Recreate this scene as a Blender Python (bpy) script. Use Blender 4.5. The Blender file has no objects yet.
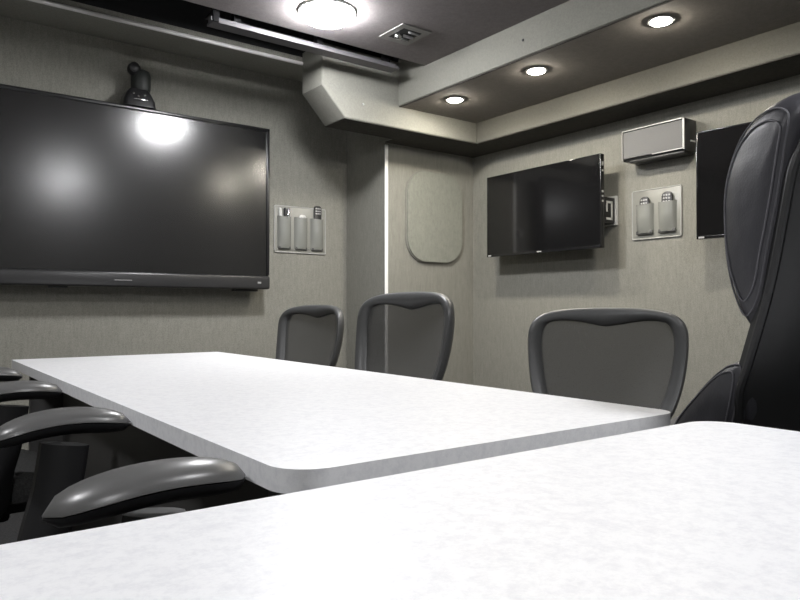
import bpy, bmesh, math, random
from mathutils import Vector, Matrix
random.seed(4)
S = bpy.context.scene
C = S.collection
PI = math.pi
H = 0.925          # camera height above the floor

# ------------------------------------------------------------------ materials
def nt(name):
    m = bpy.data.materials.new(name); m.use_nodes = True
    t = m.node_tree; b = t.nodes['Principled BSDF']
    return m, t, b
def plain(name, col, rough=.5, metal=0, spec=.5, coat=0):
    m, t, b = nt(name)
    n = t.nodes.new('ShaderNodeTexNoise'); n.inputs['Scale'].default_value = 40
    tc = t.nodes.new('ShaderNodeTexCoord'); t.links.new(tc.outputs['Object'], n.inputs['Vector'])
    mx = t.nodes.new('ShaderNodeMix'); mx.data_type = 'RGBA'
    mx.inputs['A'].default_value = (*[c*.94 for c in col], 1); mx.inputs['B'].default_value = (*[min(1, c*1.06) for c in col], 1)
    t.links.new(n.outputs['Fac'], mx.inputs['Factor']); t.links.new(mx.outputs['Result'], b.inputs['Base Color'])
    b.inputs['Roughness'].default_value = rough; b.inputs['Metallic'].default_value = metal
    b.inputs['Specular IOR Level'].default_value = spec; b.inputs['Coat Weight'].default_value = coat
    return m
def fabric(name, c1, c2, vscale=(70, 70, 7), fine=260, bump=.25, rough=.95, mott=.5):
    m, t, b = nt(name); L = t.links
    tc = t.nodes.new('ShaderNodeTexCoord')
    mp = t.nodes.new('ShaderNodeMapping'); mp.inputs['Scale'].default_value = vscale
    L.new(tc.outputs['Object'], mp.inputs['Vector'])
    n1 = t.nodes.new('ShaderNodeTexNoise'); n1.inputs['Scale'].default_value = 1.6; n1.inputs['Detail'].default_value = 5
    n1.inputs['Roughness'].default_value = .7
    L.new(mp.outputs['Vector'], n1.inputs['Vector'])
    n2 = t.nodes.new('ShaderNodeTexNoise'); n2.inputs['Scale'].default_value = fine; n2.inputs['Detail'].default_value = 2
    L.new(tc.outputs['Object'], n2.inputs['Vector'])
    ad = t.nodes.new('ShaderNodeMix'); ad.data_type = 'FLOAT'; ad.inputs['Factor'].default_value = mott
    L.new(n1.outputs['Fac'], ad.inputs['A']); L.new(n2.outputs['Fac'], ad.inputs['B'])
    cr = t.nodes.new('ShaderNodeValToRGB'); cr.color_ramp.elements[0].position = .36; cr.color_ramp.elements[1].position = .64
    cr.color_ramp.elements[0].color = (*c1, 1); cr.color_ramp.elements[1].color = (*c2, 1)
    L.new(ad.outputs['Result'], cr.inputs['Fac']); L.new(cr.outputs['Color'], b.inputs['Base Color'])
    bp = t.nodes.new('ShaderNodeBump'); bp.inputs['Strength'].default_value = bump; bp.inputs['Distance'].default_value = .004
    L.new(ad.outputs['Result'], bp.inputs['Height']); L.new(bp.outputs['Normal'], b.inputs['Normal'])
    b.inputs['Roughness'].default_value = rough; b.inputs['Specular IOR Level'].default_value = .15
    return m
def emis(name, col, st):
    m, t, b = nt(name)
    b.inputs['Base Color'].default_value = (*col, 1)
    b.inputs['Emission Color'].default_value = (*col, 1); b.inputs['Emission Strength'].default_value = st
    return m
def see_through(name, col, alpha, rough=.8, weave=0):
    m, t, b = nt(name); L = t.links
    b.inputs['Base Color'].default_value = (*col, 1); b.inputs['Roughness'].default_value = rough
    b.inputs['Alpha'].default_value = alpha
    if weave:
        tc = t.nodes.new('ShaderNodeTexCoord')
        n = t.nodes.new('ShaderNodeTexNoise'); n.inputs['Scale'].default_value = weave; n.inputs['Detail'].default_value = 1
        L.new(tc.outputs['Object'], n.inputs['Vector'])
        mr = t.nodes.new('ShaderNodeMapRange'); mr.inputs['To Min'].default_value = alpha-.05; mr.inputs['To Max'].default_value = min(1, alpha+.05)
        mr.inputs['From Min'].default_value = .3; mr.inputs['From Max'].default_value = .7
        L.new(n.outputs['Fac'], mr.inputs['Value']); L.new(mr.outputs['Result'], b.inputs['Alpha'])
    return m

M = {}
M['wall'] = fabric('wall_fabric', (.20, .196, .172), (.295, .29, .257), vscale=(55, 55, 9), mott=.62)
M['header'] = fabric('header_fabric', (.20, .197, .174), (.245, .242, .214), vscale=(60, 60, 60), bump=.15)
M['ceiling'] = fabric('ceiling_fabric', (.185, .168, .168), (.235, .215, .215), vscale=(30, 30, 30), bump=.15)
M['soffit'] = fabric('soffit_fabric', (.20, .185, .168), (.26, .24, .22), vscale=(30, 30, 30), bump=.15)
M['patch'] = fabric('patch_fabric', (.205, .208, .182), (.275, .28, .242), vscale=(50, 50, 20))
M['floor'] = fabric('floor_carpet', (.03, .03, .031), (.075, .075, .077), vscale=(60, 60, 60), bump=.5)
M['void'] = plain('dark_seal', (.008, .008, .009), .8)
M['lip'] = plain('lip_vinyl', (.6, .58, .57), .35)
M['alu'] = plain('aluminium', (.62, .62, .64), .38, metal=.9)
M['rail'] = plain('rail_metal', (.13, .125, .132), .55, metal=.3)
M['post'] = plain('white_trim', (.85, .85, .84), .35)
M['black'] = plain('black_plastic', (.012, .012, .013), .42)
M['bezel'] = plain('bezel_black', (.014, .014, .015), .28)
M['tvbezel'] = plain('tv_bezel', (.008, .008, .009), .16)
M['bar'] = plain('bar_black', (.03, .03, .031), .30)
M['blackmetal'] = plain('black_metal', (.02, .02, .022), .35, metal=.6)
M['frame'] = plain('chair_frame', (.06, .061, .061), .40)
M['pad'] = plain('arm_pad', (.095, .095, .094), .33)
M['seat'] = fabric('seat_fabric', (.05, .05, .05), (.09, .09, .088), vscale=(80, 80, 80))
M['mesh'] = see_through('chair_mesh', (.05, .05, .048), .86, .75, weave=420)
M['seamdark'] = plain('pocket_seam', (.07, .07, .068), .5)
M['chrome'] = plain('chrome', (.75, .75, .76), .12, metal=1)
M['white'] = plain('white_plastic', (.7, .7, .68), .35)
M['grey'] = plain('grey_plastic', (.26, .26, .26), .45)
M['lgrey'] = plain('light_grey_plastic', (.40, .40, .385), .45)
M['grille'] = fabric('speaker_grille', (.15, .15, .15), (.215, .215, .214), vscale=(200, 200, 200), fine=500, bump=.2)
M['ventframe'] = plain('vent_plastic', (.17, .165, .16), .5)
M['trim'] = plain('silver_trim', (.5, .5, .48), .35)
M['remote'] = plain('remote_body', (.022, .022, .024), .4)
M['button'] = plain('remote_button', (.42, .42, .42), .5)
M['red'] = plain('red_button', (.4, .05, .05), .5)
M['vinyl'] = see_through('pocket_vinyl', (.25, .255, .235), .93, .22)
M['pocketback'] = plain('pocket_backing', (.27, .27, .245), .35)
M['under'] = fabric('shade_and_welt_fabric', (.05, .048, .042), (.075, .072, .064), vscale=(30, 30, 30), bump=.1)  # dark tone paints in shade below valance and bulkhead; beam welt shares it
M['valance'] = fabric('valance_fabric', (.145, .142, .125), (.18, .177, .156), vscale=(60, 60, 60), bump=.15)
M['panel'] = plain('charcoal_laminate', (.035, .034, .033), .55)
M['base'] = plain('table_base', (.03, .03, .031), .5)
M['dome'] = emis('dome_glow', (.985, .985, 1), 180)
M['dome_far'] = emis('dome_glow_far', (.985, .985, 1), 230)
M['spot'] = emis('spot_glow', (1, .93, .80), 520)
def leather():
    m, t, b = nt('black_leather'); L = t.links
    tc = t.nodes.new('ShaderNodeTexCoord')
    v = t.nodes.new('ShaderNodeTexVoronoi'); v.inputs['Scale'].default_value = 260
    n = t.nodes.new('ShaderNodeTexNoise'); n.inputs['Scale'].default_value = 9; n.inputs['Detail'].default_value = 2
    L.new(tc.outputs['Object'], v.inputs['Vector']); L.new(tc.outputs['Object'], n.inputs['Vector'])
    b1 = t.nodes.new('ShaderNodeBump'); b1.inputs['Strength'].default_value = .15; b1.inputs['Distance'].default_value = .001
    b2 = t.nodes.new('ShaderNodeBump'); b2.inputs['Strength'].default_value = .35; b2.inputs['Distance'].default_value = .02
    L.new(v.outputs['Distance'], b1.inputs['Height']); L.new(n.outputs['Fac'], b2.inputs['Height'])
    L.new(b2.outputs['Normal'], b1.inputs['Normal']); L.new(b1.outputs['Normal'], b.inputs['Normal'])
    b.inputs['Base Color'].default_value = (.026, .026, .031, 1); b.inputs['Roughness'].default_value = .44
    return m
M['leather'] = leather()
M['shell'] = plain('chair_shell_leather', (.010, .0105, .011), .5)
M['stitch'] = plain('grey_stitching', (.07, .07, .078), .6)
def solid_surface():
    m, t, b = nt('speckled_solid_surface'); L = t.links
    tc = t.nodes.new('ShaderNodeTexCoord')
    n = t.nodes.new('ShaderNodeTexNoise'); n.inputs['Scale'].default_value = 75; n.inputs['Detail'].default_value = 6; n.inputs['Roughness'].default_value = .75
    L.new(tc.outputs['Object'], n.inputs['Vector'])
    cr = t.nodes.new('ShaderNodeValToRGB'); cr.color_ramp.elements[0].position = .36; cr.color_ramp.elements[1].position = .56
    cr.color_ramp.elements[0].color = (.625, .63, .655, 1); cr.color_ramp.elements[1].color = (.715, .72, .735, 1)
    L.new(n.outputs['Fac'], cr.inputs['Fac']); L.new(cr.outputs['Color'], b.inputs['Base Color'])
    b.inputs['Roughness'].default_value = .42; b.inputs['Specular IOR Level'].default_value = .35
    return m
M['table'] = solid_surface()
def screen(name, rough, col=(.006, .006, .0065), spec=.5):
    m, t, b = nt(name)
    b.inputs['Base Color'].default_value = (*col, 1); b.inputs['Roughness'].default_value = rough
    b.inputs['Specular IOR Level'].default_value = spec
    return m
M['matte_screen'] = screen('matte_screen', .205, (.014, .014, .014), .72)
M['gloss_screen'] = screen('gloss_screen', .08)

# ------------------------------------------------------------------ geometry helpers
def finish(name, bm, mat, parent=None, smooth=True, angle=35):
    bmesh.ops.remove_doubles(bm, verts=bm.verts, dist=1e-6)
    bmesh.ops.recalc_face_normals(bm, faces=bm.faces)
    me = bpy.data.meshes.new(name); bm.to_mesh(me); bm.free()
    o = bpy.data.objects.new(name, me); C.objects.link(o)
    me.materials.append(mat)
    if smooth:
        for p in me.polygons: p.use_smooth = True
        try: me.set_sharp_from_angle(angle=math.radians(angle))
        except Exception: pass
    if parent: o.parent = parent
    return o
def box(bm, x0, x1, y0, y1, z0, z1, bev=0, seg=2):
    b = bmesh.new()
    bmesh.ops.create_cube(b, size=1)
    for v in b.verts:
        v.co = Vector(((x0+x1)/2+v.co.x*(x1-x0), (y0+y1)/2+v.co.y*(y1-y0), (z0+z1)/2+v.co.z*(z1-z0)))
    if bev: bmesh.ops.bevel(b, geom=list(b.edges), offset=bev, segments=seg, profile=.5, affect='EDGES')
    merge(bm, b); return bm
def merge(bm, b, mat=None):
    me = bpy.data.meshes.new('tmp'); b.to_mesh(me); b.free()
    if mat is not None: me.transform(mat)
    bm.from_mesh(me); bpy.data.meshes.remove(me)
def B(*a, **k): return box(bmesh.new(), *a, **k)
def lathe(bm, prof, n=24, mat=None, cap=True):
    b = bmesh.new(); rings = []
    for r, z in prof:
        rings.append([b.verts.new((r*math.cos(2*PI*i/n), r*math.sin(2*PI*i/n), z)) for i in range(n)])
    for k in range(len(rings)-1):
        for i in range(n):
            b.faces.new((rings[k][i], rings[k][(i+1) % n], rings[k+1][(i+1) % n], rings[k+1][i]))
    if cap:
        b.faces.new(rings[0][::-1]); b.faces.new(rings[-1])
    merge(bm, b, mat); return bm
def tube(bm, pts, r, n=8, closed=False, flat=1.0):
    b = bmesh.new(); pts = [Vector(p) for p in pts]; rings = []; N = len(pts)
    up = Vector((0, 0, 1)); prev = None
    for i, p in enumerate(pts):
        a = pts[(i-1) % N] if (closed or i > 0) else p
        c = pts[(i+1) % N] if (closed or i < N-1) else p
        t = (c-a).normalized()
        if prev is None:
            u = up if abs(t.z) < .9 else Vector((1, 0, 0))
            s = t.cross(u).normalized()
        else:
            s = (prev - t*prev.dot(t)).normalized()
        prev = s; w = t.cross(s)
        rr = r[i] if isinstance(r, (list, tuple)) else r
        rings.append([b.verts.new(p+s*rr*math.cos(2*PI*k/n)+w*rr*flat*math.sin(2*PI*k/n)) for k in range(n)])
    for i in range(N if closed else N-1):
        A, D = rings[i], rings[(i+1) % N]
        for k in range(n): b.faces.new((A[k], A[(k+1) % n], D[(k+1) % n], D[k]))
    if not closed: b.faces.new(rings[0][::-1]); b.faces.new(rings[-1])
    merge(bm, b); return bm
def loft(bm, secs, closed=True, caps=True):
    b = bmesh.new()
    R = [[b.verts.new(p) for p in s] for s in secs]
    n = len(secs[0])
    for i in range(len(R)-1):
        for k in range(n if closed else n-1):
            b.faces.new((R[i][k], R[i][(k+1) % n], R[i+1][(k+1) % n], R[i+1][k]))
    if caps: b.faces.new(R[0][::-1]); b.faces.new(R[-1])
    merge(bm, b); return bm
def prism(bm, poly, axis, a0, a1, bev=0, seg=2):
    """polygon of 2-D points extruded along axis ('x': poly is (y,z); 'y': (x,z); 'z': (x,y))"""
    b = bmesh.new()
    f = {'x': lambda p, a: (a, p[0], p[1]), 'y': lambda p, a: (p[0], a, p[1]), 'z': lambda p, a: (p[0], p[1], a)}[axis]
    lo = [b.verts.new(f(p, a0)) for p in poly]; hi = [b.verts.new(f(p, a1)) for p in poly]
    n = len(poly)
    e0 = b.faces.new(lo[::-1]); e1 = b.faces.new(hi)
    for i in range(n): b.faces.new((lo[i], lo[(i+1) % n], hi[(i+1) % n], hi[i]))
    if bev:
        es = set(e0.edges) | set(e1.edges)
        bmesh.ops.bevel(b, geom=list(es), offset=bev, segments=seg, profile=.5, affect='EDGES')
    merge(bm, b); return bm
def rrect(x0, x1, y0, y1, r, n=8):
    """rounded rectangle; r = one radius or four (lower-left, lower-right, upper-right, upper-left)"""
    if not isinstance(r, (list, tuple)): r = [r]*4
    out = []
    for (cx, cy, q, a0) in ((x0+r[0], y0+r[0], r[0], PI), (x1-r[1], y0+r[1], r[1], 1.5*PI), (x1-r[2], y1-r[2], r[2], 0), (x0+r[3], y1-r[3], r[3], .5*PI)):
        for i in range(n+1):
            a = a0+i/n*PI/2; out.append((cx+q*math.cos(a), cy+q*math.sin(a)))
    return out
def catmull(P, n=6, closed=False):
    P = [Vector(p) for p in P]; out = []; N = len(P)
    g = (lambda i: P[i % N]) if closed else (lambda i: P[max(0, min(N-1, i))])
    for i in range(N if closed else N-1):
        p0, p1, p2, p3 = g(i-1), g(i), g(i+1), g(i+2)
        for k in range(n):
            t = k/n
            out.append(.5*((2*p1)+(p2-p0)*t+(2*p0-5*p1+4*p2-p3)*t*t+(3*p1-p0-3*p2+p3)*t**3))
    if not closed: out.append(P[-1])
    return out

def tag(o, label=None, cat=None, group=None, kind=None):
    if label: o['label'] = label
    if cat: o['category'] = cat
    if group: o['group'] = group
    if kind: o['kind'] = kind
    return o
def thing(name, label, cat, loc=(0, 0, 0), rz=0, group=None):
    o = bpy.data.objects.new(name, None); C.objects.link(o)
    o.location = loc; o.rotation_euler = (0, 0, rz); o.empty_display_size = .05
    return tag(o, label, cat, group)
def struct(name, bm, m, label, cat, smooth=True):
    o = finish(name, bm, m, None, smooth); tag(o, label, cat, None, 'structure'); return o
def dup(root, loc, rz, label, group=None):
    def rec(o, parent):
        c = o.copy(); C.objects.link(c); c.parent = parent
        for ch in list(o.children): rec(ch, c)
        return c
    r = rec(root, None)
    r.location = loc; r.rotation_euler = (0, 0, rz); r['label'] = label
    if group: r['group'] = group
    return r

def parts(name, boxes, m, parent, bev=0):
    for a in boxes: finish(name, B(*a, bev=bev), m, parent, bool(bev))

# ------------------------------------------------------------------ room dimensions
XL, XR = -1.7, 2.953          # side walls
YB, YP, YT = -2.3, 3.2, 3.605 # rear wall, corner panel, display wall
XRET = 2.274                  # return between display wall and corner panel
ZC = H+1.215                  # main ceiling
ZS = H+1.065                  # soffit
ZV = H+.948                   # underside of valance
XBEAM, XV = 2.152, 2.71
YBULK = 2.91
ZTOP = H+1.5
W = .06

struct('floor', B(XL-W, XR+W, YB-W, YT+W, -.06, 0), M['floor'], 'dark charcoal carpeted floor under the tables', 'floor', False)
struct('wall_right', B(XR, XR+W, YB-W, YP+W, 0, ZTOP), M['wall'], 'grey fabric-covered wall behind the two smaller screens', 'wall', False)
struct('wall_far', B(XL-W, XRET+W*.5, YT, YT+W, 0, ZTOP), M['wall'], 'grey fabric-covered wall behind the big display', 'wall', False)
struct('wall_return', B(XRET, XRET+.05, YP+.001, YT, 0, H+1.1), M['wall'], 'narrow grey return wall beside the white corner strip', 'wall', False)
struct('wall_corner', B(XRET+.004, XR, YP, YP+.05, 0, H+1.1), M['wall'], 'grey fabric corner wall holding the rounded cover panel', 'wall', False)
struct('wall_left', B(XL-W, XL, YB-W, YT+W, 0, ZTOP), M['wall'], 'grey fabric wall on the left, out of view', 'wall', False)
struct('wall_rear', B(XL, XR, YB-W, YB, 0, ZTOP), M['wall'], 'grey fabric wall behind the camera', 'wall', False)
YCE = 2.68
struct('ceiling', B(XL, XBEAM+.02, YB, YCE, ZC, ZC+.28), M['ceiling'], 'dark mauve-grey fabric main ceiling', 'ceiling', False)
struct('ceiling_roof', B(XL, XR, YCE-.02, YT+W, ZTOP-.06, ZTOP), M['void'], 'black void above the sliding section', 'ceiling', False)
# lower ceiling of the slide-out section, falling to a pale rounded lip
struct('ceiling_slide', prism(bmesh.new(), [(3.118, H+1.243), (YT, H+1.338), (YT, H+1.37), (3.118, H+1.285)], 'x', XL, XRET+.03), M['wall'],
       'grey sloping ceiling above the big display', 'ceiling', False)
lipbm = tube(bmesh.new(), [(XL, 3.108, H+1.248), (1.692, 3.108, H+1.248)], .009, 10)
struct('trim_1', lipbm, M['lip'], 'pale rounded edge strip along the front of the lowered ceiling', 'trim')
struct('trim_2', B(XL, XRET, 3.119, 3.14, H+1.262, ZTOP-.06), M['void'], 'black rubber seal above the pale edge strip', 'trim', False)
# bulkhead with its chamfered left end
bk = prism(bmesh.new(), [(1.692, H+1.30), (1.692, H+1.092), (1.824, H+.950), (XR, H+.950), (XR, H+1.30)], 'y', YBULK, 3.112, bev=.008, seg=3)
struct('beam_bulkhead', bk, M['header'], 'grey upholstered bulkhead with a chamfered end above the corner', 'bulkhead')
struct('beam_filler', B(XRET-.004, XR, 3.10, YP+.05, H+.951, H+1.3), M['header'], 'back strip of the grey bulkhead over the corner panel', 'bulkhead', False)
struct('beam_soffit', B(XBEAM, XBEAM+.05, YB, YBULK, ZS, ZC+.1, bev=.006), M['header'], 'long grey upholstered beam edge along the right ceiling', 'beam')
struct('ceiling_soffit', B(XBEAM+.014, XR, YB, YBULK, ZS-.001, ZS+.05), M['soffit'], 'dark lowered soffit holding the row of spotlights', 'ceiling', False)
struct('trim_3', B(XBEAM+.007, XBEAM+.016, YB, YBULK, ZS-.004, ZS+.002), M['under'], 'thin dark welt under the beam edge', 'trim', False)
struct('beam_valance', B(XV, XR, YB, YBULK, ZV, ZS+.02, bev=.008, seg=3), M['valance'], 'grey upholstered valance along the top of the right wall', 'valance')
struct('trim_shade_valance', B(XV+.004, XR, YB, YBULK-.0, ZV-.003, ZV+.001), M['under'], 'dark sheet painting in the shade under the right wall valance', 'trim', False)  # thin dark sheet stands in for the shade below the valance
struct('trim_shade_bulkhead', prism(bmesh.new(), [(1.829, YBULK+.004), (XR, YBULK+.004), (XR, YP), (XRET, YP), (XRET, 3.112), (1.829, 3.112)], 'z', ZV-.001, ZV+.003), M['under'], 'dark sheet painting in the shade under the corner bulkhead', 'trim', False)  # same painted-in shade, below the bulkhead
struct('trim_4', B(XRET-.002, XRET+.019, YP-.006, YP+.002, .0, H+.935, bev=.002), M['post'], 'bright white vertical corner strip beside the corner panel', 'trim')
struct('baseboard_right', B(XR-.012, XR, YB, YP, 0, .09), M['black'], 'black baseboard along the right wall', 'baseboard', False)
struct('baseboard_far', B(XL, XRET, YT-.012, YT, 0, .09), M['black'], 'black baseboard under the big display', 'baseboard', False)

# slide rail hung in the ceiling slot
t = thing('slide_rail', 'long bare metal slide rail in the dark ceiling slot above the bulkhead', 'rail', (1.065, 2.715, H+1.178))
prof = [(0, 0), (.068, 0), (.068, .010), (.052, .010), (.052, .030), (.022, .030), (.022, .010), (0, .010)]
finish('channel', prism(bmesh.new(), prof, 'x', 0, .95), M['rail'], t, False)
bm = B(-.004, .022, -.012, .0, -.002, .06, bev=.002); box(bm, -.004, .022, .0, .08, .034, .045)
finish('end_bracket', bm, M['blackmetal'], t, False)
parts('hanger', [(x, x+.03, .02, .055, .030, .27) for x in (.1, .5, .88)], M['blackmetal'], t)

# screw caps on the bulkhead and on the beam
def cap(loc, rot, label, m):
    o = finish('screw_cap', lathe(bmesh.new(), [(.006, -.001), (.006, .002), (.004, .0045), (.0005, .005)], 12), m)
    o.location = loc; o.rotation_euler = rot
    tag(o, label, 'screw cap')
cap((1.932, YBULK, H+1.036), (PI/2, 0, 0), 'small pale screw cap on the chamfered bulkhead face', M['lgrey'])
cap((XBEAM, 2.02, H+1.135), (0, -PI/2, 0), 'small dark screw cap on the beam edge nearer the bulkhead', M['black'])
cap((XBEAM, 1.47, H+1.135), (0, -PI/2, 0), 'small dark screw cap on the beam edge nearer the camera', M['black'])

# rounded fabric cover panel on the corner wall
t = thing('cover_panel', 'rounded rectangular fabric-covered window cover on the corner wall', 'cover panel', (2.634, YP, H+.545))
pp = rrect(-.21, .21, -.267, .267, .135, 12)
finish('pad', prism(bmesh.new(), pp, 'y', -.020, 0, bev=.008, seg=3), M['patch'], t)
finish('edge_welt', tube(bmesh.new(), [(x*1.0, -.006, z*1.0) for x, z in rrect(-.212, .212, -.269, .269, .137, 12)], .006, 6, closed=True), M['header'], t)

# ------------------------------------------------------------------ lights
def dome(loc, label, m='dome'):
    t = thing('dome_light', label, 'ceiling light', loc, 0, 'round dome lights on the main ceiling')
    finish('bezel', lathe(bmesh.new(), [(.120, 0), (.119, -.005), (.115, -.008), (.110, -.008), (.110, -.002)], 40, cap=False), M['white'], t)
    finish('diffuser', lathe(bmesh.new(), [(.109, -.004), (.105, -.020), (.088, -.036), (.054, -.046), (.002, -.050)], 40), M[m], t)
    return t
dome((1.437, 2.43, ZC), 'round white glowing dome light on the dark ceiling near the bulkhead', 'dome_far')
dome((1.30, .04, ZC), 'round white glowing dome light on the ceiling above the near table')
dome((-.6, -.9, ZC), 'added fill lamp, a round white glowing dome on the ceiling behind the camera, out of view')  # unseen lamp added as fill for surfaces facing the camera
dome((-.75, 1.45, ZC), 'added fill lamp, a round white glowing dome on the ceiling above the left chairs, out of view')  # unseen lamp added to brighten the left edge of the table
for i, (x, y) in enumerate([(2.31, 2.637), (2.32, 2.097), (2.286, 1.458)]):
    t = thing('spotlight', ['first small round spotlight in the soffit, nearest the far corner', 'second small round spotlight in the soffit from the far corner',
        'third small round spotlight in the soffit from the far corner'][i], 'spotlight', (x, y, ZS-.001), 0, 'soffit spotlights')
    finish('ring', lathe(bmesh.new(), [(.048, 0), (.050, -.003), (.046, -.006), (.038, -.006), (.038, -.001)], 28, cap=False), M['alu'], t)
    finish('lens', lathe(bmesh.new(), [(.037, -.004), (.034, -.009), (.022, -.013), (.002, -.015)], 24), M['spot'], t)

# square ceiling fitting
t = thing('ceiling_vent', 'small square pale vent fitting with a chrome ball, on the dark ceiling', 'vent', (1.833, 2.426, ZC))
bm = bmesh.new()
prism(bm, rrect(-.08, .08, -.092, -.058, .004, 3), 'z', -.005, 0); prism(bm, rrect(-.08, .08, .058, .092, .004, 3), 'z', -.005, 0)
prism(bm, rrect(-.08, -.05, -.06, .06, .002, 3), 'z', -.005, 0); prism(bm, rrect(.05, .08, -.06, .06, .002, 3), 'z', -.005, 0)
finish('frame', bm, M['ventframe'], t)
finish('recess', B(-.052, .052, -.06, .06, -.004, .0), M['void'], t, False)
bm = bmesh.new(); bmesh.ops.create_uvsphere(bm, u_segments=20, v_segments=12, radius=.017)
for v in bm.verts: v.co += Vector((-.034, .008, -.014))
finish('ball', bm, M['chrome'], t)
parts('vane', [(-.01, .045, -.004, .004, -.016, -.004), (-.012, .046, -.045, -.038, -.012, -.004), (-.012, .046, .034, .04, -.012, -.004)], M['grey'], t, .0015)

# ------------------------------------------------------------------ screens
# big interactive display on the far wall
x0, x1 = .18, 1.688; z0, z1 = H+.105, H+.989; yf = 3.47
t = thing('wall_display', 'huge matt black interactive display mounted on the far wall', 'display', ((x0+x1)/2, yf, z0))
hw = (x1-x0)/2; hh = z1-z0; bar = .078
bm = bmesh.new()
box(bm, -hw, hw, .012, .062, 0, hh, bev=.006)
box(bm, -hw, -hw+.016, 0, .02, bar, hh, bev=.003); box(bm, hw-.016, hw, 0, .02, bar, hh, bev=.003)
box(bm, -hw, hw, 0, .02, hh-.018, hh, bev=.003)
finish('bezel', bm, M['bezel'], t)
finish('screen', B(-hw+.014, hw-.014, .008, .016, bar-.004, hh-.016), M['matte_screen'], t, False)
finish('speaker_bar', B(-hw, hw, -.010, .03, 0, bar-.006, bev=.010, seg=3), M['bar'], t)
parts('button', [(-.06, .02, -.0115, -.008, .03, .034), (hw-.075, hw-.055, -.0115, -.008, .03, .04)], M['grey'], t)
finish('rear_housing', B(-hw+.18, hw-.18, .06, .085, .12, hh-.12, bev=.01), M['black'], t)
parts('wall_bracket', [(-.30, -.24, .08, YT-yf, .15, hh-.15), (.24, .30, .08, YT-yf, .15, hh-.15)], M['blackmetal'], t)
parts('foot_clip', [(hw-.20, hw-.06, .02, .05, -.012, .002), (-.34, -.26, .02, .05, -.008, .002)], M['black'], t, .002)

# conference camera standing on top of the display
t = thing('video_camera', 'small black video conference camera standing on top of the big display', 'camera', (.989, 3.500, z1))
def rr_sec(hx, hy, z, r, dx=0, dy=0): return [(x+dx, y+dy, z) for x, y in rrect(-hx, hx, -hy, hy, r, 5)]
bm = loft(bmesh.new(), [rr_sec(.078, .048, 0, .02), rr_sec(.076, .046, .03, .02), rr_sec(.062, .042, .062, .02), rr_sec(.045, .036, .088, .02)])
finish('base', bm, M['bezel'], t)
bm = lathe(bmesh.new(), [(.042, .086), (.047, .10), (.047, .16), (.040, .182), (.02, .192), (.002, .194)], 28, Matrix.Translation((.014, 0, 0)))
finish('head', bm, plain('camera_head', (.016, .019, .017), .6), t)
bm = bmesh.new(); bmesh.ops.create_uvsphere(bm, u_segments=24, v_segments=14, radius=.033)
for v in bm.verts: v.co += Vector((-.022, -.012, .186))
lathe(bm, [(.022, 0), (.024, .012), (.018, .016)], 20, Matrix.Translation((-.03, -.04, .186)) @ Matrix.Rotation(PI/2, 4, 'X'))
finish('lens_turret', bm, M['black'], t)
for x, z in ((-.032, .060), (.022, .058), (-.008, .048)):
    b = bmesh.new(); bmesh.ops.create_uvsphere(b, u_segments=10, v_segments=8, radius=.0065)
    bm = bmesh.new(); merge(bm, b, Matrix.Translation((x, -.042, z))); finish('indicator', bm, M['chrome'], t)
finish('name_strip', B(-.03, .035, -.0465, -.042, .032, .037, bev=.001), M['chrome'], t)

# pair of smaller televisions on the right wall
def tv(y0, y1, label, yaw=0):
    xf = 2.80; yc = (y0+y1)/2; hw = (y1-y0)/2; hh = .463
    t = thing('television', label, 'television', (xf, yc, H+.298), 0, 'black televisions on the right wall')
    bm = box(bmesh.new(), .004, .030, -hw, hw, 0, hh, bev=.003)
    for a in ((0, .008, -hw, -hw+.006, 0, hh), (0, .008, hw-.006, hw, 0, hh), (0, .008, -hw, hw, 0, .013), (0, .008, -hw, hw, hh-.006, hh)): box(bm, *a, bev=.0015)
    finish('bezel', bm, M['tvbezel'], t)
    finish('screen', B(.002, .006, -hw+.005, hw-.005, .012, hh-.005), M['gloss_screen'], t, False)
    finish('rear_housing', B(.028, .055, -hw+.15, hw-.12, .05, hh-.08, bev=.01), M['black'], t)
    lg = finish('badge', B(-.001, .001, -.016, .016, .004, .0095), M['button'], t, False); lg['label'] = 'tiny pale maker badge under the screen'
    finish('sticker', B(-.001, .001, hw-.034, hw-.010, .003, .010), M['button'], t, False)
    parts('side_port', [(.009, .021, -hw-.0012, -hw+.002, z, z+q) for z, q in ((.405, .02), (.375, .01), (.272, .011), (.25, .009), (.226, .009))], M['lgrey'], t)
    # articulated wall bracket showing at the near edge
    if yaw:
        finish('wall_bracket', B(.052, .106, -.07, .07, .15, .30, bev=.003), M['black'], t)
        t.rotation_euler.z = yaw; t.location = (xf+hw*math.sin(yaw), y1-hw*math.cos(yaw), H+.298)
        return t
    bk = finish('wall_bracket', B(.054, XR-xf-.012, -hw+.02, -hw+.17, .128, .258, bev=.003), M['black'], t)
    finish('bracket_plate', B(XR-xf-.014, XR-xf, -hw+.010, -hw+.19, .122, .270, bev=.002), M['white'], bk)
    yy = -hw+.0185
    hk = box(B(.070, .120, yy, yy+.004, .145, .156), .070, .120, yy, yy+.004, .228, .239)
    box(hk, .108, .120, yy, yy+.004, .15, .234); box(hk, .070, .080, yy, yy+.004, .185, .234)
    finish('bracket_hook', hk, M['white'], bk, False)
    return t
tv(2.118, 2.915, 'black flat television on the right wall nearer the corner, its bracket showing')
tv(.825, 1.622, 'black flat television on the right wall partly hidden by the black leather chair', math.radians(5))

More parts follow.
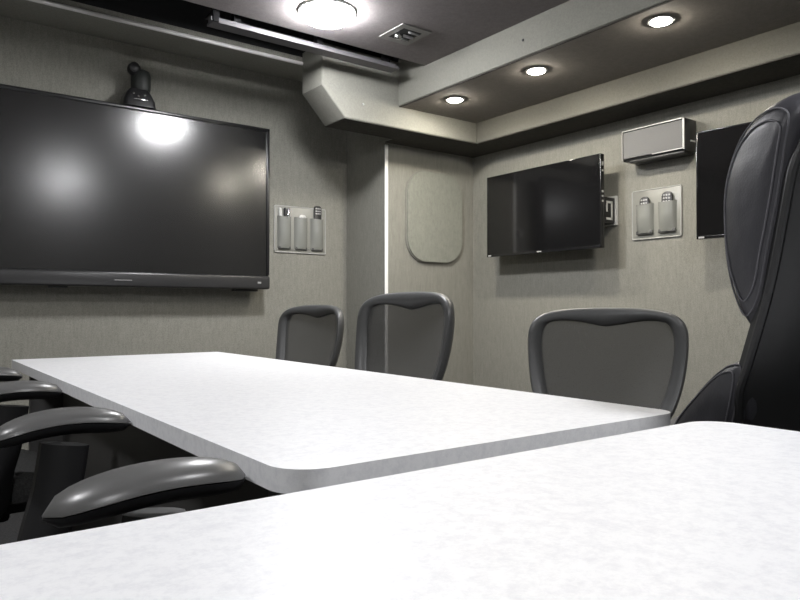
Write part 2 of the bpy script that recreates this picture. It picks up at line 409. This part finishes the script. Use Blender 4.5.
# wall speaker
t = thing('wall_speaker', 'grey-fronted black rectangular speaker box high on the right wall', 'speaker', (2.85, 1.868, H+.708))
finish('cabinet', B(.008, XR-2.85, -.162, .162, 0, .147, bev=.004), M['bezel'], t)
finish('grille', B(.0, .012, -.152, .153, .012, .138, bev=.002), M['grille'], t)
bm = box(bmesh.new(), -.002, .004, -.162, .162, .143, .147); box(bm, -.002, .004, -.162, -.155, .006, .147)
box(bm, -.002, .004, .160, .162, .006, .147); box(bm, -.002, .004, -.162, .0, .008, .012)
finish('front_trim', bm, M['trim'], t)
finish('foot_strip', B(.01, .09, -.155, .13, -.010, .001, bev=.003), M['black'], t)
finish('side_clip', B(.05, .103, -.166, -.160, .045, .052), M['trim'], t, False)

# ------------------------------------------------------------------ vinyl pockets with remotes
def pocket_mesh(w, h, bulge):
    """open bag: bulged front sheet, open at the top (local: x across, z up, front = -y)"""
    secs = []
    for j in range(11):
        v = j/10; row = []
        bz = bulge*(.35+.65*math.sin(min(1, v*1.25+.12)*PI*.62))
        for i in range(17):
            u = i/16; x = (u-.5)*w
            row.append((x*(1-.03*math.sin(v*PI)), -bz*(math.sin(u*PI)**.6)-.001, v*h-.006*math.sin(u*PI)*v))
        secs.append(row)
    bm = loft(bmesh.new(), secs, closed=False, caps=False)
    bot = [(p[0], p[1], p[2]) for p in secs[0]]
    b = bmesh.new(); vs = [b.verts.new(p) for p in bot]; b.faces.new(vs); merge(bm, b)
    return bm
def remote(name, label, cat, loc, rot, w=.042, L=.17, d=.02, body='remote', group=None, round_=.012):
    t = thing(name, label, cat, loc, 0, group); t.rotation_euler = rot
    finish('body', prism(bmesh.new(), rrect(-w/2, w/2, 0, L, round_, 5), 'y', -d/2, d/2, bev=.003), M[body], t)
    for r in range(3):
        for c in range(3):
            x = (c-1)*w*.27; z = L-.016-r*.015
            finish('button', B(x-.0045, x+.0045, -d/2-.002, -d/2+.001, z-.004, z+.004, bev=.001, seg=1), M['button'], t)
    return t
# two-pocket holder, right wall (local front is -y; turned so front faces -x)
hz = H+.336; RZ = -PI/2
t = thing('remote_holder', 'two-pocket grey vinyl remote holder on the right wall under the speaker', 'remote holder', (XR, 1.911, hz), RZ)
finish('backing_panel', prism(bmesh.new(), rrect(-.131, .131, 0, .238, .008, 4), 'y', -.006, 0, bev=.0015), M['pocketback'], t)
for x in (-.058, .062):
    p = finish('pocket', pocket_mesh(.094, .142, .034), M['vinyl'], t); p.location = (x, -.006, .028)
    finish('pocket_seam', B(-.044, .044, -.014, -.002, -.006, .012, bev=.003), M['seamdark'], p)
finish('edge_binding', tube(bmesh.new(), [(x, -.006, z) for x, z in rrect(-.130, .130, .001, .237, .008, 4)], .003, 6, closed=True), M['lgrey'], t)
remote('remote_control', 'dark rounded remote standing in the left pocket below the wall speaker', 'remote control', (XR-.016, 1.911+.054, hz+.046), (0, 0, RZ), w=.048, L=.157, d=.014, round_=.02, group='remotes in the right wall holder')
remote('remote_control', 'dark rounded remote standing in the right pocket below the wall speaker', 'remote control', (XR-.016, 1.911-.062, hz+.046), (0, .03, RZ), w=.052, L=.167, d=.014, round_=.02, group='remotes in the right wall holder')
# three-pocket holder on the far wall
k = YT/3.545
hx0, hx1 = 1.751*k, 2.083*k; hz = H+.319*k; hc = (hx0+hx1)/2; hw = (hx1-hx0)/2
t = thing('pen_holder', 'three-pocket grey vinyl holder on the far wall right of the big display', 'pocket holder', (hc, YT, hz))
finish('backing_panel', prism(bmesh.new(), rrect(-hw, hw, 0, .27, .008, 4), 'y', -.006, 0, bev=.0015), M['pocketback'], t)
for x in (-.108, .0, .108):
    p = finish('pocket', pocket_mesh(.088, .185, .034), M['vinyl'], t); p.location = (x, -.006, .025)
    finish('pocket_seam', B(-.038, .038, -.014, -.002, -.006, .010, bev=.003), M['seamdark'], p)
finish('edge_binding', tube(bmesh.new(), [(x, -.006, z) for x, z in rrect(-hw+.001, hw-.001, .001, .269, .008, 4)], .003, 6, closed=True), M['lgrey'], t)
def pen(loc, rot, label, cap_m):
    t = thing('marker_pen', label, 'marker pen', loc); t.rotation_euler = rot
    finish('barrel', lathe(bmesh.new(), [(.006, 0), (.007, .01), (.007, .15), (.006, .155)], 14), M['white'], t)
    finish('cap', lathe(bmesh.new(), [(.0085, .15), (.009, .20), (.008, .212), (.004, .216)], 14), M[cap_m], t)
pen((hc-.122, YT-.0165, hz+.040), (0, -.08, 0), 'white marker with a pale cap, leaning left in the three-pocket holder', 'white')
pen((hc-.090, YT-.0172, hz+.045), (0, .03, 0), 'white marker with a chrome cap, leaning right in the three-pocket holder', 'chrome')
pen((hc-.107, YT-.0172, hz+.042), (0, .0, 0), 'white marker with a black cap, lowest in the left pocket of the three', 'black')
remote('small_remote', 'small pale remote lying low in the middle pocket of the three', 'remote control', (hc+.006, YT-.013, hz+.040), (0, .02, 0), w=.042, L=.185, body='white', d=.010)
remote('remote_control', 'tall dark remote standing in the right pocket beside the big display', 'remote control', (hc+.108, YT-.0165, hz+.040), (0, 0, 0), w=.046, L=.245, d=.012)

# ------------------------------------------------------------------ tables
def table(name, label, x0, x1, y0, y1, r, pts):
    cx, cy = (x0+x1)/2, (y0+y1)/2
    t = thing(name, label, 'table', (cx, cy, 0))
    poly = rrect(x0-cx, x1-cx, y0-cy, y1-cy, r, 10)
    finish('tabletop', prism(bmesh.new(), poly, 'z', .740-.029, .740, bev=.008, seg=4), M['table'], t, angle=10)
    for (px, py) in pts:
        px -= cx; py -= cy
        lg = finish('pedestal', lathe(bmesh.new(), [(.05, .03), (.05, .68), (.06, .69)], 24, Matrix.Translation((px, py, 0))), M['base'], t)
        finish('foot', lathe(bmesh.new(), [(.24, 0), (.24, .012), (.20, .022), (.07, .034), (.055, .05)], 36, Matrix.Translation((px, py, 0))), M['base'], lg)
        finish('top_plate', box(bmesh.new(), px-.2, px+.2, py-.2, py+.2, .690, .7105), M['base'], lg)
    return t
ct = table('conference_table', 'long white speckled conference table with rounded corners facing the big display', .363, 1.140, .694, 2.842, [.055, .04, .02, .012], [])
finish('modesty_panel', B(.50-.7515, .93-.7515, .90-1.768, 2.66-1.768, .05, .705, bev=.004), M['panel'], ct)
finish('end_panel', B(.405-.7515, 1.03-.7515, 2.70-1.768, 2.74-1.768, 0, .7105, bev=.004), M['panel'], ct)
finish('end_panel', B(.435-.7515, 1.06-.7515, .86-1.768, .90-1.768, 0, .7105, bev=.004), M['panel'], ct)
table('near_table', 'near white speckled table filling the foreground', -.85, 1.102, -.30, .622, .055, [(-.4, .15), (.65, .15)])

# ------------------------------------------------------------------ mesh task chairs (forward = +y)
def make_task_chair(label, drop=0.0):
    t = thing('task_chair', label, 'chair', (0, 0, 0), 0, 'black mesh-backed task chairs around the conference table')
    # seat
    secs = []
    base = rrect(-.235, .235, -.21, .235, [.10, .10, .09, .09], 8)
    for z, s in ((.435, .86), (.445, .95), (.47, 1.0), (.495, .985), (.507, .93), (.512, .80), (.508, .45), (.506, .1)):
        secs.append([(x*s, y*s+.0, z-(.018 if y > .15 and z > .46 else 0)*((y-.15)/.085 if y > .15 else 0)) for x, y in base])
    finish('seat', loft(bmesh.new(), secs), M['seat'], t)
    finish('seat_pan', loft(bmesh.new(), [[(x*.75, y*.75, .41) for x, y in base], [(x*.9, y*.9, .44) for x, y in base]]), M['black'], t)
    finish('tilt_mechanism', B(-.07, .07, -.16, .10, .36, .412, bev=.012), M['blackmetal'], t)
    # backrest frame : outer and inner outlines swept with a soft section
    zb, zt = .55, .955
    def bx(x, z, off=0):
        q = (z-zb)/(zt-zb)
        y = -.215-.085*q-.03*math.sin(q*PI) + 1.15*x*x*(1-.25*q)
        return Vector((x, y-off, z))
    outer = [(0, .957), (.07, .956), (.135, .951), (.19, .940), (.226, .919), (.243, .888), (.247, .85), (.245, .80), (.238, .74), (.225, .68), (.203, .62), (.165, .575), (.10, .555), (.04, .550)]
    inner = [(0, .893), (.018, .894), (.045, .900), (.085, .908), (.135, .913), (.178, .908), (.197, .888), (.205, .85), (.203, .80), (.194, .74), (.180, .68), (.160, .635), (.130, .608), (.08, .597), (.03, .595)]
    def loop(P):
        full = P+[(0, P[-1][1])]+[(-x, z) for x, z in P[1:][::-1]]
        return [(v.x, v.y) for v in catmull([(x, z, 0) for x, z in full], 4, closed=True)]
    O, I = loop(outer), loop(inner)
    secs = []
    for (ox, oz), (ix, iz) in zip(O, I):
        sec = []
        for u, d in ((0, .012), (.12, .022), (.5, .026), (.88, .020), (1, .010), (1, -.002), (.85, -.010), (.5, -.015), (.15, -.012), (0, -.002)):
            x = ox+(ix-ox)*u; z = oz+(iz-oz)*u
            p = bx(x, z); sec.append((p.x, p.y+d-.008, p.z))
        secs.append(sec)
    secs.append(secs[0])
    finish('backrest_frame', loft(bmesh.new(), secs, caps=False), M['frame'], t, angle=60)
    # mesh sheet inside the frame (radial grid)
    b = bmesh.new(); cx, cz = 0, .755; rings = []
    for s in (1.03, .8, .6, .4, .2):
        rings.append([b.verts.new(bx(cx+(x-cx)*s, cz+(z-cz)*s, -.004)) for x, z in I])
    n = len(I)
    for a in range(len(rings)-1):
        for k in range(n): b.faces.new((rings[a][k], rings[a][(k+1) % n], rings[a+1][(k+1) % n], rings[a+1][k]))
    b.faces.new(rings[-1])
    finish('backrest_mesh', b, M['mesh'], t)
    # spine behind the back
    finish('back_support', tube(bmesh.new(), catmull([(0, -.08, .385), (0, -.20, .40), (0, -.262, .47), (0, -.275, .56), (0, -.285, .60)], 5), .024, 10, flat=.6), M['black'], t)
    # arms
    for s in (-1, 1):
        X = s*.252
        ap = finish('armrest', tube(bmesh.new(), catmull([(s*.16, .02, .425), (s*.225, .02, .428), (X-s*.004, .03, .46), (X, .04, .53), (X, .06, .61-drop), (X, .072, .69-drop)], 5), .040, 12, flat=.55), M['black'], t)
        secs2 = []
        N = 16; y0, y1 = -.045, .183
        for i in range(N+1):
            u = i/N; y = y0+(y1-y0)*u
            w = .043*(max(0.0, 1-abs(2*u-1)**3.2)**.5)*(1.0-.16*u)+.002
            c = .715-drop+.014*math.sin(PI*(u*.92+.05)) - .012*(1-u)**3
            th = .021*(max(0.0, 1-abs(2*u-1)**4)**.5)+.002
            xo = X+s*.012*math.sin(PI*u)
            secs2.append((y, w, c, th, xo))
        top = []; low = []
        for y, w, c, th, xo in secs2:
            top.append([(xo+w*math.cos(a), y, c+th*math.sin(a) if math.sin(a) > 0 else c+.1*th*math.sin(a)) for a in [2*PI*k/20 for k in range(20)]])
            low.append([(xo+w*.97*math.cos(a), y, c-.002+(th*.95*math.sin(a) if math.sin(a) < 0 else 0)) for a in [2*PI*k/20 for k in range(20)]])
        finish('arm_pad', loft(bmesh.new(), top), M['pad'], ap)
        finish('pad_tray', loft(bmesh.new(), low), M['black'], ap)
    # base
    finish('gas_column', lathe(bmesh.new(), [(.028, .09), (.028, .24), (.018, .245), (.018, .37)], 18), M['blackmetal'], t)
    for i in range(5):
        a = 2*PI*i/5+.3; d = Vector((math.cos(a), math.sin(a), 0))
        lg = finish('base_leg', tube(bmesh.new(), [d*.02+Vector((0, 0, .11)), d*.12+Vector((0, 0, .105)), d*.24+Vector((0, 0, .085)), d*.265+Vector((0, 0, .072))], [.03, .024, .018, .014], 10), M['black'], t)
        b = lathe(bmesh.new(), [(.018, -.02), (.026, -.016), (.026, .016), (.018, .02)], 18, Matrix.Translation(d*.265+Vector((0, 0, .0262))) @ Matrix.Rotation(a, 4, 'Z') @ Matrix.Rotation(PI/2, 4, 'X'))
        tube(b, [d*.265+Vector((0, 0, .04)), d*.265+Vector((0, 0, .075))], .007, 8)
        finish('caster', b, M['black'], lg)
    return t
def seat_root(bx_, by_, az, back=.285):
    a = math.radians(az); return (bx_+math.sin(a)*back, by_+math.cos(a)*back, 0)
G = 'black mesh-backed task chairs around the conference table'
az = 244
ch = make_task_chair('black mesh-back task chair nearest the black leather chair, at the near right corner', .085)
ch.location = seat_root(1.86, 1.385, az); ch.rotation_euler.z = -math.radians(az); ch.scale.z = .97
az = 265
c2 = dup(ch, seat_root(1.515, 1.975, az), -math.radians(az), 'black mesh-back task chair in front of the white corner strip'); c2.scale.z = 1.03
az = 264
c3 = dup(ch, seat_root(1.625, 2.85, az), -math.radians(az), 'black mesh-back task chair closest to the big display, far right of the table'); c3.scale.z = .985
c4 = make_task_chair('black task chair on the left of the table, its two arms nearest the near table')
c4.location = (.178, 1.062, 0); c4.rotation_euler.z = -math.radians(90)
c5 = dup(c4, (.165, 2.15, 0), -math.radians(88), 'black task chair on the left of the table, further arms beside the far corner')

# ------------------------------------------------------------------ leather executive chair (forward = +y, left = -x)
AZ = math.radians(28)
F = Vector((math.sin(AZ), math.cos(AZ), 0)); R_ = Vector((math.cos(AZ), -math.sin(AZ), 0))
P0 = Vector((1.2, .625, 0))
HWX = .25; SY = .21
root = P0+R_*HWX+F*SY
t = thing('executive_chair', 'tall black padded leather executive chair at the right, back turned to camera', 'chair', root, -AZ)
pipe = [(.03, .60), (.0, .746), (-.041, .837), (-.092, .956), (-.128, 1.074), (-.160, 1.20), (-.172, 1.270)]   # (forward, height) of the left edge
pc = catmull([(a-SY, b, 0) for a, b in pipe], 6); pc = [(v.x, v.y) for v in pc]
def hwid(z):
    q = (z-.60)/.655
    w = .215+.035*min(1, q*3.5)
    if q > .80: w *= math.sqrt(max(0, 1-((q-.80)/.235)**2*.62))
    return w
secs = []
for (y, z) in pc:
    w = hwid(z); sec = []
    for i in range(17):
        u = -1+2*i/16; sec.append((u*w, y-.055*(1-u*u)**.8, z))
    for i in range(17):
        u = 1-2*i/16; sec.append((u*w*.985, y+.030, z))
    secs.append(sec)
finish('back_shell', loft(bmesh.new(), secs), M['shell'], t, angle=50)
edge = [(-hwid(z), y, z) for y, z in pc]; edge += [(x, pc[-1][0]-.055*(1-(x/hwid(pc[-1][1]))**2)**.8, pc[-1][1]) for x in [hwid(pc[-1][1])*(-1+2*i/12) for i in range(1, 12)]]
edge += [(hwid(z), y, z) for y, z in pc[::-1]]
finish('edge_piping', tube(bmesh.new(), edge, .0075, 8), M['shell'], t)
def cushion(name, sil, w, sx=.86, parent=t, power=5):
    """padded roll: silhouette in (forward, height), lofted across the width with puffy ends"""
    P = [(v.x-SY, v.y) for v in catmull([(a, b, 0) for a, b in sil], 5, closed=True)]
    cy = sum(p[0] for p in P)/len(P); cz = sum(p[1] for p in P)/len(P)
    secs = []
    N = 28
    for i in range(N+1):
        u = math.sin((-1+2*i/N)*PI/2); s = (1-abs(u)**power)**(1/power) if abs(u) < 1 else 0
        s = .25+.75*s if abs(u) < 1 else .25
        x = w*u
        secs.append([(x, cy+(y-cy)*s, cz+(z-cz)*s) for y, z in P])
    o = finish(name, loft(bmesh.new(), secs), M['leather'], parent, angle=80)
    return o, P, cy, cz
head = [(-.165, 1.258), (-.140, 1.280), (-.104, 1.285), (-.060, 1.275), (-.014, 1.244), (.022, 1.189), (.040, 1.127), (.039, 1.034), (.026, .960), (.002, .901), (-.03, .862), (-.068, .90), (-.095, .99), (-.128, 1.10), (-.152, 1.2)]
o, P, cy, cz = cushion('headrest_cushion', head, .262)
low = [(-.040, .85), (.0, .848), (.022, .838), (.060, .816), (.123, .769), (.214, .693), (.24, .64), (.22, .585), (.12, .565), (.05, .59), (.0, .70), (-.03, .79)]
o2, P2, cy2, cz2 = cushion('lumbar_cushion', low, .258)
mid = [(-.06, .93), (-.03, .93), (.0, .88), (.02, .80), (.04, .70), (.0, .70), (-.035, .80)]
cushion('back_pad', mid, .235)
def seam(parent, P, cy, cz, x, s, rng, off=.004):
    pts = []
    for (y, z) in P[rng[0]:rng[1]]:
        pts.append((x, cy+(y-cy)*s, cz+(z-cz)*s))
    finish('seam', tube(bmesh.new(), pts, .0017, 6, closed=True), M['stitch'], parent)
def sc(x, w): return .25+.75*(1-abs(x/w)**5)**.2
for q in (.964, .9885):
    seam(o, P, cy, cz, -q*.262, sc(q*.262, .262)+.02, (0, 999)); seam(o2, P2, cy2, cz2, -q*.258, sc(q*.258, .258)+.02, (0, 999))
secs = []
base = rrect(-.25, .25, -.24, .195, [.08, .08, .13, .13], 8)
for z, s in ((.40, .88), (.415, .97), (.45, 1), (.50, 1), (.525, .95), (.537, .82), (.535, .45), (.534, .1)):
    secs.append([(x*s, y*s, z) for x, y in base])
finish('seat', loft(bmesh.new(), secs), M['leather'], t)
finish('tilt_mechanism', B(-.09, .09, -.15, .12, .34, .402, bev=.012), M['blackmetal'], t)
finish('back_support', tube(bmesh.new(), catmull([(0, -.10, .37), (0, -.22, .38), (0, -.27, .46), (0, -.255, .62), (0, -.262, .70)], 5), .03, 10, flat=.5), M['black'], t)
finish('gas_column', lathe(bmesh.new(), [(.03, .09), (.03, .24), (.019, .245), (.019, .35)], 18), M['blackmetal'], t)
for i in range(5):
    a = 2*PI*i/5+.1; d = Vector((math.cos(a), math.sin(a), 0))
    lg = finish('base_leg', tube(bmesh.new(), [d*.02+Vector((0, 0, .11)), d*.12+Vector((0, 0, .105)), d*.24+Vector((0, 0, .085)), d*.27+Vector((0, 0, .072))], [.032, .026, .02, .015], 10), M['black'], t)
    b = lathe(bmesh.new(), [(.018, -.02), (.026, -.016), (.026, .016), (.018, .02)], 18, Matrix.Translation(d*.27+Vector((0, 0, .0262))) @ Matrix.Rotation(a, 4, 'Z') @ Matrix.Rotation(PI/2, 4, 'X'))
    tube(b, [d*.27+Vector((0, 0, .04)), d*.27+Vector((0, 0, .075))], .007, 8)
    finish('caster', b, M['black'], lg)

# ------------------------------------------------------------------ world, camera
w = bpy.data.worlds.new('World'); S.world = w; w.use_nodes = True
bg = w.node_tree.nodes['Background']; bg.inputs['Color'].default_value = (.5, .5, .52, 1); bg.inputs['Strength'].default_value = .05
cam = bpy.data.cameras.new('Camera'); co = bpy.data.objects.new('Camera', cam); C.objects.link(co)
cam.sensor_width = 36; cam.lens = 690/800*36; cam.clip_start = .02
co.location = (0, 0, H)
co.rotation_euler = (PI/2+math.radians(.705), 0, -math.radians(36.65))
S.camera = co
S.view_settings.view_transform = 'Standard'
S.view_settings.look = 'None'
S.view_settings.exposure = .15
